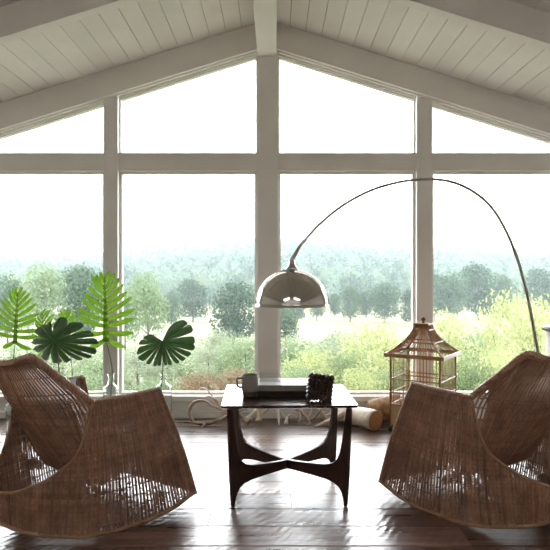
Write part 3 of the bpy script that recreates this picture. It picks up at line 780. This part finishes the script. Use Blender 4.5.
# ------------------------------------------------------------------ cut leaves in glass bottles
def bottle(label, x, y, r, h, neck_r, neck_h):
    t = MB(); w = .0035; hb = h-neck_h
    outer = [(0, 0), (r*.93, 0), (r, .008), (r, hb-r*.55), (r*.93, hb-r*.25), (r*.6, hb-.004), (neck_r, hb+.012), (neck_r, h-.014), (neck_r+.004, h-.011), (neck_r+.004, h-.002), (neck_r+.001, h)]
    inner = [(max(0, q-w), z+ (w if i < 2 else 0)) for i, (q, z) in enumerate(outer)][::-1]
    t.lathe(outer+inner, 32)
    return tag(t.build('glass_bottle', M['glass'], smooth=True, loc=(x, y, .001)), label, 'bottle', 'glass bottles along the window')
def leaf_mesh(pairs, L, lenf, angf, widf, droop, cup, lobe_n=7, web=.02, seed=1, split=.0):
    """leaf in its own plane: x lateral, y along midrib, z normal"""
    rr = random.Random(seed); b = MB()
    for sd in (-1, 1):
        for i in range(pairs):
            u = (i+.5)/pairs; y0 = L*u*.96; ln = L*lenf(u)*rr.uniform(.93, 1.06); an = angf(u)+rr.uniform(-.06, .06); wd = L*widf(u)
            dx = Vector((sd*math.cos(an), math.sin(an), 0)); pr = Vector((-dx.y*sd, dx.x*sd, 0))
            vs = []
            bend = rr.uniform(.02, .20)
            for k in range(lobe_n+1):
                t = k/lobe_n
                c_ = Vector((0, y0, 0))+dx*ln*t+pr*(bend*ln*t*t)
                z = -droop*L*(t**2)*rr.uniform(.9, 1.1)+cup*L*t
                ww = wd*(0.55+.75*t-.25*t*t) if t < .55 else wd*(.87)*math.sqrt(max(0, 1-((t-.55)/.45)**2.2))+.0004
                vs += [c_-pr*ww/2+Vector((0, 0, z-.004*0)), c_+Vector((0, 0, z-.10*ww)), c_+pr*ww/2+Vector((0, 0, z))]
            fs = []
            for k in range(lobe_n):
                q = k*3; fs += [(q, q+1, q+4, q+3), (q+1, q+2, q+5, q+4)]
            b.add(vs, fs)
    # web next to the midrib
    m = 16; vs = []
    for k in range(m+1):
        t = k/m; w = web*L*(1-t*.85); vs += [(-w, L*t, .0005), (0, L*t, -.0015), (w, L*t, .0005)]
    fs = []
    for k in range(m): q = k*3; fs += [(q, q+1, q+4, q+3), (q+1, q+2, q+5, q+4)]
    b.add(vs, fs)
    return b
def place_leaf(stem_thing, mb, base, tip, normal, mat, rib=True, L=1.0, name='leaf_blade'):
    y = (tip-base).normalized(); n_ = (normal-y*normal.dot(y)).normalized(); x = y.cross(n_)
    m = Matrix((x, y, n_)).transposed().to_4x4(); m.translation = base-stem_thing.location
    for i, v in enumerate(mb.v): mb.v[i] = tuple(m @ Vector(v))
    lf = mb.build(name, mat, stem_thing, smooth=True)
    if rib:
        r = MB(); r.tube([m @ Vector((0, L*i/8, -.002)) for i in range(9)], [.0032*(1-i/9) + .0006 for i in range(9)], 6); r.build('midrib', M['rib'] if mat is M['phil'] else M['stem'], lf, smooth=True)
    return lf
def cut_leaf(name, label, bx, by, stem_px, base, tip, normal, mb, mat, L, stem_mat, r=.004):
    t = thing(name, label, 'plant', (bx, by, .02))
    b = MB(); pts_ = [Vector((bx, by, .03))]+[P(*q) for q in stem_px]+[base]
    b.tube([p-t.location for p in spline(pts_, 24)], [r*1.15-r*.35*i/23 for i in range(24)], 8); b.build('stem', stem_mat, t, smooth=True)
    place_leaf(t, mb, base, tip, normal, mat, True, L)
    return t
def phil_leaf(L, seed):
    ln = [(0, (.30,)), (.12, (.40,)), (.25, (.47,)), (.5, (.45,)), (.75, (.36,)), (.92, (.22,)), (1, (.14,))]
    an = [(0, (-.9,)), (.10, (-.25,)), (.22, (.12,)), (.42, (.40,)), (.72, (.72,)), (1, (1.2,))]
    return leaf_mesh(10, L, lambda u: interp(ln, u)[0], lambda u: interp(an, u)[0], lambda u: .102-.03*u, .12, .05, web=.05, seed=seed)
def mons_leaf(L, seed):
    return leaf_mesh(7, L, lambda u: .62*math.sin(PI*(.34+.54*u))**.7, lambda u: -1.0+2.15*u, lambda u: .165-.05*u, .14, .02, web=.10, seed=seed)
toc = Vector((0, -1, 0))
# tall bright leaf by the left post
d = 4.55; bx, by = P(111, 400, d).x, d
bottle('clear glass bottle before the left window post behind the left chair arm', bx, by, .056, .45, .024, .085)
bs = P(106, 342, 4.50); tp = P(104.5, 277, 4.46); L = (tp-bs).length
cut_leaf('philodendron_leaf', 'tall bright green fingered leaf in front of the left window post', bx, by, [(111, 395, d), (112.5, 372, d), (109, 352, d-.03)], bs, tp, toc+Vector((.1, 0, .25)), phil_leaf(L, 4), M['phil'], L, M['stem'])
# round dark monstera leaf at the right of the plants
d = 4.6; bx, by = P(163.5, 400, d).x, d
bottle('clear glass bottle behind the front corner of the left chair', bx, by, .063, .44, .022, .075)
bs = P(163, 352, 4.55); tp = P(158, 352, 4.35)
bs = P(160, 338, 4.55); tp = P(184, 362, 4.40); 
mons = thing('monstera_leaf', 'round dark split leaf on a bare stem in the second window pane', 'plant', (bx, by, .02))
b = MB(); pts_ = [Vector((bx, by, .03)), P(161, 395, d), P(162, 378, d), P(163, 362, 4.57), P(162, 348, 4.56), P(162.5, 341, 4.545)]
b.tube([p-mons.location for p in spline(pts_, 24)], .004, 8); b.build('stem', M['stemdark'], mons, smooth=True)
def split_leaf(center_px, d, mat, parent, lobes, rim, solid=.5, gap=2.2, dz=.04, lean=(0, 0)):
    """a heart-shaped blade spread round its petiole point: lobes = edge angles (deg), rim = [(angle, radius px)]; slits open past the solid middle"""
    c0 = P(center_px[0], center_px[1], d); b = MB(); s = d/F
    def rimr(a):
        return interp(rim, a)[0]
    for a0, a1 in lobes:
        n2 = 8; k2 = 10; vs = []; am = (a0+a1)/2; hw = (a1-a0)/2; cv = R.uniform(-3, 3)
        for i in range(k2+1):
            t = i/k2
            g_ = gap*max(0, (t-solid)/(1-solid))**.7
            for j in range(n2+1):
                u = -1+2*j/n2
                half = hw*(1-.05*max(0, t-.75)/.25)-g_
                a = am+u*half+cv*t*t
                r_ = rimr(am+u*hw)*t*(1-.07*(abs(u)**4)*t)
                ar = math.radians(a)
                cup = dz*(t**1.8)+.012*(1-u*u)*math.sin(PI*min(1, t*1.1))*-1
                vs.append(c0+Vector((math.cos(ar)*r_*s, cup+lean[0]*math.cos(ar)*t+lean[1]*math.sin(ar)*t, math.sin(ar)*r_*s))-parent.location)
        fs = []
        for i in range(k2):
            for j in range(n2):
                q = i*(n2+1)+j; fs.append((q, q+1, q+n2+2, q+n2+1))
        b.add(vs, fs)
    return b.build('leaf_blade', mat, parent, smooth=True)
split_leaf((162.5, 341), 4.54, M['mons'], mons,
    [(-216, -184), (-184, -166), (-166, -148), (-148, -130), (-130, -118), (-118, -106), (-106, -95), (-95, -84), (-84, -71), (-71, -57), (-57, -42), (-42, -26), (-26, -8), (-8, 12), (12, 33), (33, 66)],
    [(-216, (13,)), (-200, (17,)), (-180, (22,)), (-160, (27,)), (-147, (32,)), (-130, (30,)), (-116, (29,)), (-90, (26,)), (-70, (27,)), (-45, (29,)), (-20, (32,)), (5, (31,)), (30, (32,)), (48, (29,)), (66, (18,))], solid=.52, gap=1.3, lean=(.03, -.05))

# bright leaf at the left edge
d = 4.45; bx, by = P(13, 400, d).x, d
bottle('clear glass bottle hidden low behind the left chair back', bx, by, .05, .34, .026, .09)
bs = P(15, 344, d-.02); tp = P(17.5, 292, d-.06); L = (tp-bs).length
cut_leaf('philodendron_leaf', 'bright green fingered leaf at the left edge of the picture', bx, by, [(12, 385, d), (13, 365, d)], bs, tp, toc+Vector((-.1, 0, .25)), phil_leaf(L, 9), M['phil'], L, M['stem'])
# smaller green leaves between
d = 4.72; bx, by = P(47, 400, d).x, d
bottle('clear glass bottle standing third from the left among the leaves', bx, by, .05, .33, .026, .09)
bs = P(44, 352, d); tp = P(42, 312, d+.1); L = (tp-bs).length
cut_leaf('philodendron_leaf', 'half hidden green leaf behind the glossy dark leaf', bx, by, [(47, 385, d), (46, 368, d)], bs, tp, toc+Vector((-.5, 0, .4)), phil_leaf(L, 3), M['phil'], L, M['stem'])
d = 4.78; bx, by = P(73, 400, d).x, d
bottle('clear glass bottle under the small leaf tip between the left plants', bx, by, .045, .33, .024, .09)
bs = P(70, 350, d); tp = P(66, 312, d); L = (tp-bs).length
cut_leaf('philodendron_leaf', 'small green leaf tip rising behind the glossy dark leaf', bx, by, [(73, 385, d), (72, 368, d)], bs, tp, toc+Vector((.5, 0, .4)), phil_leaf(L, 6), M['phil'], L, M['stem'])
# dark glossy monstera leaf
d = 4.3; bx, by = P(59.5, 400, d).x, d
bottle('clear glass bottle under the dark glossy leaf behind the left chair', bx, by, .048, .32, .026, .08)
dk = thing('monstera_leaf', 'dark glossy split leaf just above the left chair back', 'plant', (bx, by, .02))
b = MB(); pts_ = [Vector((bx, by, .03)), P(60, 385, d), P(59, 370, d), P(58, 356, d), P(55, 343, d-.04)]
b.tube([p-dk.location for p in spline(pts_, 24)], .0048, 8); b.build('stem', M['stemdark'], dk, smooth=True)
split_leaf((55, 341), d-.05, M['mons'], dk,
    [(58, 100), (100, 140), (140, 170), (170, 193), (193, 214), (214, 237), (237, 262), (262, 286), (286, 310), (310, 329), (329, 347), (347, 364), (364, 384), (384, 418)],
    [(58, (22,)), (80, (25,)), (98, (21,)), (120, (19,)), (150, (24,)), (180, (29,)), (205, (31,)), (232, (31,)), (260, (27,)), (285, (25,)), (310, (30,)), (330, (36,)), (352, (37,)), (370, (33,)), (395, (28,)), (418, (22,))], solid=.42, gap=2.2, dz=.13, lean=(.02, -.10))

# ------------------------------------------------------------------ the valley outside
GK = [(5, (-.9,)), (9, (-1.2,)), (16, (-2.3,)), (30, (-4.3,)), (60, (-7.4,)), (95, (-9,)), (160, (-9.2,)), (230, (-5,)), (330, (4.0,)), (450, (12.5,)), (600, (19,)), (900, (19,))]
def gz(x, y):
    z = lerpk2(GK, y)
    if y > 180:
        k = min(1, (y-180)/350.0); az = x/y
        z += k*(9.5*math.exp(-((az+.0)/.17)**2)-9.0*math.exp(-((az+.42)/.18)**2)-2.0*math.exp(-((az-.4)/.12)**2))
        z += k*2.0*noise.noise(Vector((x*.012, y*.012, 2.2)))
    return z
def lerpk2(keys, y): return interp(keys, y)[0]
b = MB(); ys = [5.25, 7, 9, 12, 16, 22, 30, 42, 60, 78, 95, 120, 145, 165, 200, 250, 300, 360, 430, 500, 560, 640, 760]; nx = 40
vs = []
for y in ys:
    wx = max(14, y*.8)
    for i in range(nx+1):
        x = -wx+2*wx*i/nx; vs.append((x, y, gz(x, y)))
fs = []
for j in range(len(ys)-1):
    for i in range(nx): q = j*(nx+1)+i; fs.append((q, q+1, q+nx+2, q+nx+1))
b.add(vs, fs); struct('ground', b, M['meadow'], smooth=True)
# ground behind the house, unseen
b = MB(); b.box((-60, -60, -1.2), (60, 5.2, -.9)); struct('ground_back', b, M['meadow'])

def crown(b, n_leaf, W, H, z0, leaf, seed, lumps=14, fill=.55, mi=0, top=1.0):
    """leafy crown of small folded leaves clustered on lumps"""
    rr = random.Random(seed); C = []
    for i in range(lumps):
        a = rr.uniform(0, 2*PI); t = rr.uniform(.0, 1); zz = z0+H*(.16+.68*t)
        rad = W/2*fill*math.sin(PI*(.18+.70*t**top))*rr.uniform(.55, 1.15)
        C.append((Vector((math.cos(a)*rad, math.sin(a)*rad, zz)), W*rr.uniform(.17, .27), ))
    C.append((Vector((0, 0, z0+H*.5)), W*.3)); C.append((Vector((0, 0, z0+H*.82)), W*.2))
    for i in range(n_leaf):
        c_, r_ = C[rr.randrange(len(C))]
        v = Vector((rr.gauss(0, 1), rr.gauss(0, 1), rr.gauss(0, 1))).normalized()
        p = c_+Vector((v.x, v.y, v.z*.85))*r_*(rr.uniform(.55, 1.0)**.4)*rr.uniform(.9, 1.1)
        n1 = (v+Vector((rr.gauss(0, .5), rr.gauss(0, .5), rr.gauss(0, .5)+.35))).normalized()
        a = n1.orthogonal().normalized(); a = Matrix.Rotation(rr.uniform(0, 6.28), 3, n1) @ a; c2_ = n1.cross(a)
        s = leaf*rr.uniform(.6, 1.3)
        b.add([p-a*s, p-c2_*s*.5+n1*s*.1, p+a*s, p+c2_*s*.5+n1*s*.1], [(0, 1, 2, 3)], mi)
    return C
def tree_proto(name, W, H, n_leaf, leaf, mat, seed, trunk_h=.18, lumps=16, top=1.0, fill=.55):
    t = bpy.data.objects.new(name, None); COL.objects.link(t)
    b = MB(); C = crown(b, n_leaf, W, H*(1-trunk_h), H*trunk_h, leaf, seed, lumps, fill, 0, top)
    b.build('crown', mat, t)
    b = MB(); rr = random.Random(seed+50)
    b.tube([(0, 0, -.4*H*.1), (.01*W, 0, H*trunk_h), (0, .01*W, H*.72)], [.028*H, .02*H, .006*H], 7)
    for c_, r_ in C[:7]: b.tube([(0, 0, H*(trunk_h+.1)), c_*.55+Vector((0, 0, H*(trunk_h+.1)*.45)), c_], [.01*H, .007*H, .003*H], 5)
    b.build('trunk', M['trunk'], t)
    return t
USED = set()
def use(proto, x, y, sx, sz, rz, label, cat, group=None, name=None):
    if proto.name in USED: o = copy_tree(proto)
    else: o = proto; USED.add(proto.name)
    o.location = (x, y, gz(x, y)-.02*sz); o.rotation_euler = (0, 0, rz); o.scale = (sx, sx, sz)
    tag(o, label, cat, group); return o
# all prototypes are 1 m tall, 1 m wide: scale gives the size
PT = {
 'round': tree_proto('broadleaf_tree', 1, 1, 3600, .030, M['t_dark'], 3, .14, 22),
 'mid': tree_proto('leafy_tree', 1, 1, 3600, .030, M['t_mid'], 5, .12, 20),
 'pale': tree_proto('young_tree', 1, 1, 3000, .026, M['t_pale'], 8, .14, 22, top=.8),
 'tall': tree_proto('tall_tree', 1, 1, 3200, .03, M['t_mid'], 13, .1, 24, top=1.3, fill=.6),
 'shg': tree_proto('green_shrub', 1, 1, 5200, .021, M['s_green'], 21, .03, 26, fill=.75),
 'shy': tree_proto('yellow_green_shrub', 1, 1, 3400, .024, M['s_yellow'], 23, .04, 30, fill=.85),
 'shr': tree_proto('rusty_shrub', 1, 1, 5000, .019, M['s_red'], 27, .03, 26, fill=.75),
 'shs': tree_proto('sage_shrub', 1, 1, 5200, .019, M['s_grey'], 31, .03, 26, fill=.75),
}
def on_ground(px, py):
    """distance at which the sight line through this spot meets the ground"""
    d = 6.0
    while d < 700:
        p = P(px, py, d)
        if p.z <= gz(p.x, p.y): return d
        d *= 1.004
    return 700
def put_tree(kind, px, base, top, wpx, label, d=None, cat='tree', rz=None):
    d = d or on_ground(px, base); p = P(px, base, d); g_ = gz(p.x, d)
    zt = CAMZ-(top-CY)/F*d
    return use(PT[kind], p.x, d, wpx/F*d*1.12, (zt-g_)*1.04, R.uniform(0, 6.28) if rz is None else rz, label, cat, 'trees in the valley' if cat == 'tree' else 'shrubs outside the window')
T = [
 ('round', 193, 322, 281, 38, 'round dark tree alone in the meadow above the split leaf'),
 ('round', 234, 344, 285, 58, 'large dark spreading tree left of the centre post'),
 ('mid', 350, 322, 287, 26, 'lollipop shaped tree standing in the meadow right of the lamp shade'),
 ('mid', 385, 323, 284, 40, 'broad rounded tree in the meadow above the birdcage roof'),
 ('round', 412, 326, 291, 26, 'dark tree against the left side of the right post'),
 ('mid', 317, 321, 290, 20, 'small meadow tree just below the right rim of the lamp shade'),
 ('round', 297, 322, 296, 22, 'low dark tree below the lamp shade in the third pane'),
 ('mid', 335, 318, 294, 16, 'small tree behind the lollipop shaped meadow tree'),
 ('round', 366, 318, 292, 18, 'small dark tree between the two meadow trees'),
 ('tall', 452, 322, 270, 34, 'tall hazy tree just right of the right post'),
 ('round', 478, 320, 266, 42, 'big dark tree left of the lamp pole in the right pane'),
 ('mid', 503, 318, 276, 26, 'grey green tree touching the lamp pole on its left'),
 ('round', 541, 316, 270, 36, 'dark tree at the right picture edge above the stool'),
 ('mid', 435, 322, 275, 24, 'tree half hidden behind the right post'),
 ('pale', 40, 350, 264, 62, 'tall pale willowy tree behind the left edge leaf'),
 ('mid', 80, 345, 268, 60, 'broad pale green tree behind the tall bright leaf'),
 ('tall', 8, 345, 272, 40, 'hazy tree at the left picture edge'),
 ('pale', 148, 352, 274, 52, 'pale yellowish young tree right of the left post'),
 ('pale', 125, 350, 288, 36, 'pale young tree touching the left post'),
 ('mid', 172, 328, 292, 22, 'small tree left of the round meadow tree'),
 ('round', 268, 335, 288, 30, 'dark tree hidden mostly by the centre post'),
 ('tall', 285, 345, 302, 30, 'feathery evergreen beside the centre post in the third pane'),
]
for k, px, ba, to, w, lab in T: put_tree(k, px, ba, to, w, lab)
S = [
 # kind, px, top, wpx, d, label
 ('shg', 18, 345, 80, 17, 'green shrub outside the left pane behind the left chair back'),
 ('shs', 62, 338, 90, 24, 'sage green bush outside the left pane between the leaves'),
 ('shg', 100, 352, 60, 14, 'green bush outside behind the stem of the tall bright leaf'),
 ('shs', 138, 348, 70, 18, 'soft green bush outside left of the round split leaf'),
 ('shg', 172, 352, 70, 20, 'green bush outside behind the round split leaf'),
 ('shs', 208, 346, 70, 26, 'sage bush outside below the large spreading tree'),
 ('shg', 246, 336, 64, 22, 'tall green bush outside beside the centre post on its left'),
 ('shr', 196, 372, 62, 11, 'rust flecked low bush outside right of the round split leaf'),
 ('shr', 238, 368, 64, 11.5, 'rusty green bush outside behind the mug'),
 ('shg', 160, 376, 56, 9.5, 'low green bush outside under the round split leaf'),
 ('shg', 290, 336, 70, 20, 'green bush outside right of the centre post'),
 ('shs', 330, 340, 76, 24, 'pale sage bush outside in the middle of the third pane'),
 ('shy', 372, 322, 66, 15, 'yellow green bush outside left of the birdcage roof'),
 ('shg', 352, 350, 50, 13, 'green bush outside above the carved block'),
 ('shy', 315, 348, 58, 13, 'yellow green bush outside above the books'),
 ('shg', 400, 338, 60, 17, 'green bush outside behind the birdcage'),
 ('shg', 300, 366, 64, 10, 'low green bush outside behind the book pile'),
 ('shg', 395, 368, 50, 9.5, 'low green bush outside behind the cage bars'),
 ('shy', 360, 368, 56, 9.5, 'low yellowish bush outside above the pale log'),
 ('shy', 448, 312, 58, 13, 'yellow green bush outside right of the birdcage finial'),
 ('shg', 476, 326, 58, 15, 'green bush outside in the middle of the right pane'),
 ('shy', 508, 292, 58, 12, 'tall yellow leaved bush outside behind the lamp pole'),
 ('shy', 540, 298, 62, 11, 'yellow green bush outside at the right picture edge'),
 ('shg', 470, 355, 60, 9.5, 'low green bush outside right of the cage body'),
 ('shy', 516, 348, 66, 9, 'low yellowish bush outside above the right chair back'),
 ('shy', 435, 350, 46, 10, 'low yellowish bush outside behind the cage roof'),
 ('shg', 30, 372, 80, 11, 'low green bush outside behind the left chair'),
 ('shg', 85, 374, 70, 10, 'low green bush outside by the foot of the left post'),
 ('shs', 220, 330, 50, 40, 'distant sage bush outside at the meadow edge left of the centre post'),
 ('shs', 345, 330, 60, 38, 'distant sage bush outside at the meadow edge in the third pane'),
]
for k, px, to, w, d, lab in S: put_tree(k, px, 0, to, w, lab, d=d, cat='shrub')
# wooded hillside: nearest trees one by one, the rest as one mass
def blob(b, W, H, seed, n_l, origin=Vector((0, 0, 0)), leaf=.06):
    bb = MB(); crown(bb, n_l, 1, .92, .08, leaf, seed, 12, .6)
    return bb
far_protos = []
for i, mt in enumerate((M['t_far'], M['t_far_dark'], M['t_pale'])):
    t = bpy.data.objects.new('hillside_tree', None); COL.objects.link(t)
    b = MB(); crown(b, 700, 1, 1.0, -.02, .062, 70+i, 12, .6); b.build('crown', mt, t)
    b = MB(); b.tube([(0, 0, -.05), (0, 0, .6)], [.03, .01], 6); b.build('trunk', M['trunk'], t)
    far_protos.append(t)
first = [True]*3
spots = []
rr = random.Random(5)
for k in range(4200):
    d = 180+(rr.random()**.9)*330
    az = rr.uniform(-.50, .50); x = az*d
    spots.append((d, x))
spots.sort()
chosen = []
for d, x in spots:
    if all((d-a)**2+(x-c)**2 > 22 for a, c in chosen[-160:]): chosen.append((d, x))
indiv = chosen[:230]; rest = chosen[230:]
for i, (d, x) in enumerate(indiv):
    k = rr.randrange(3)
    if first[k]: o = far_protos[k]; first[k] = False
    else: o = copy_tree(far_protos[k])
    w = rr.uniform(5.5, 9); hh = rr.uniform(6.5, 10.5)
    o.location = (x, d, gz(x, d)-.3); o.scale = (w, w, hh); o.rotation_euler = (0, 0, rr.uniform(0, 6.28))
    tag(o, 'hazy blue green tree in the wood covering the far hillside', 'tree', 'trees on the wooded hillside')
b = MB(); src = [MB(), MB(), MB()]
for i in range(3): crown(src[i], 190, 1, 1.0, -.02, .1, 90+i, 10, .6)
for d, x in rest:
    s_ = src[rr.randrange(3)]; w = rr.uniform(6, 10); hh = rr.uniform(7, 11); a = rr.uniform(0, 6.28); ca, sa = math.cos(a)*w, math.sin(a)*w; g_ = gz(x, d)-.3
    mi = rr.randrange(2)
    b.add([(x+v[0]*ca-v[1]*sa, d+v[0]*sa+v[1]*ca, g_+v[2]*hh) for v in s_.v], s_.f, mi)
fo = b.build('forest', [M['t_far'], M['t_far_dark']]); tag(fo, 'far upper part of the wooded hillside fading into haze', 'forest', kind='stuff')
# haze hanging in the valley
b = MB(); b.box((-600, 34, -14), (600, 800, 70))
hz = b.build('haze', None)
m, t, out = nt('valley haze'); vo = N(t, 'ShaderNodeVolumeScatter', Color=(0.80, 0.93, 1.0, 1), Density=0.0007, Anisotropy=0.25)
t.links.new(vo.outputs[0], out.inputs['Volume']); hz.data.materials.clear(); hz.data.materials.append(m)
tag(hz, 'pale bluish haze hanging over the valley and the wooded hill', 'haze', kind='stuff')

# ------------------------------------------------------------------ light, sky, camera
w = bpy.data.worlds.new('overcast sky'); SC.world = w; w.use_nodes = True; t = w.node_tree; t.nodes.clear()
out = N(t, 'ShaderNodeOutputWorld'); bg = N(t, 'ShaderNodeBackground'); tc = N(t, 'ShaderNodeTexCoord'); sp = N(t, 'ShaderNodeSeparateXYZ')
t.links.new(tc.outputs['Generated'], sp.inputs[0])
r = t.nodes.new('ShaderNodeValToRGB'); e = r.color_ramp.elements
SKYK = ((0.0, 9.0), (.16, 14.0), (.31, 15.5), (.40, 6.0), (1.0, 4.6))
while len(e) < len(SKYK): e.new(.5)
for i, (p, v) in enumerate(SKYK): e[i].position = p; e[i].color = (v/20*.97, v/20, v/20*1.035, 1)
t.links.new(sp.outputs['Z'], r.inputs[0]); t.links.new(r.outputs[0], bg.inputs['Color']); bg.inputs['Strength'].default_value = 20.0
t.links.new(bg.outputs[0], out.inputs[0])
cam = bpy.data.cameras.new('camera'); co = bpy.data.objects.new('camera', cam); COL.objects.link(co)
co.location = (0, 0, CAMZ); co.rotation_euler = (PI/2, 0, 0); cam.sensor_width = 36; cam.lens = 36*F/550; cam.clip_end = 2000; cam.clip_start = .05
SC.camera = co
vs_ = SC.view_settings; vs_.view_transform = 'Standard'; vs_.look = 'None'; vs_.gamma = 1; vs_.exposure = 0.0; vs_.use_curve_mapping = False
cy = SC.cycles; cy.max_bounces = 14; cy.diffuse_bounces = 7; cy.glossy_bounces = 6; cy.transmission_bounces = 10; cy.transparent_max_bounces = 24; cy.volume_bounces = 2
cy.sample_clamp_indirect = 12.0; cy.caustics_reflective = True; cy.caustics_refractive = True
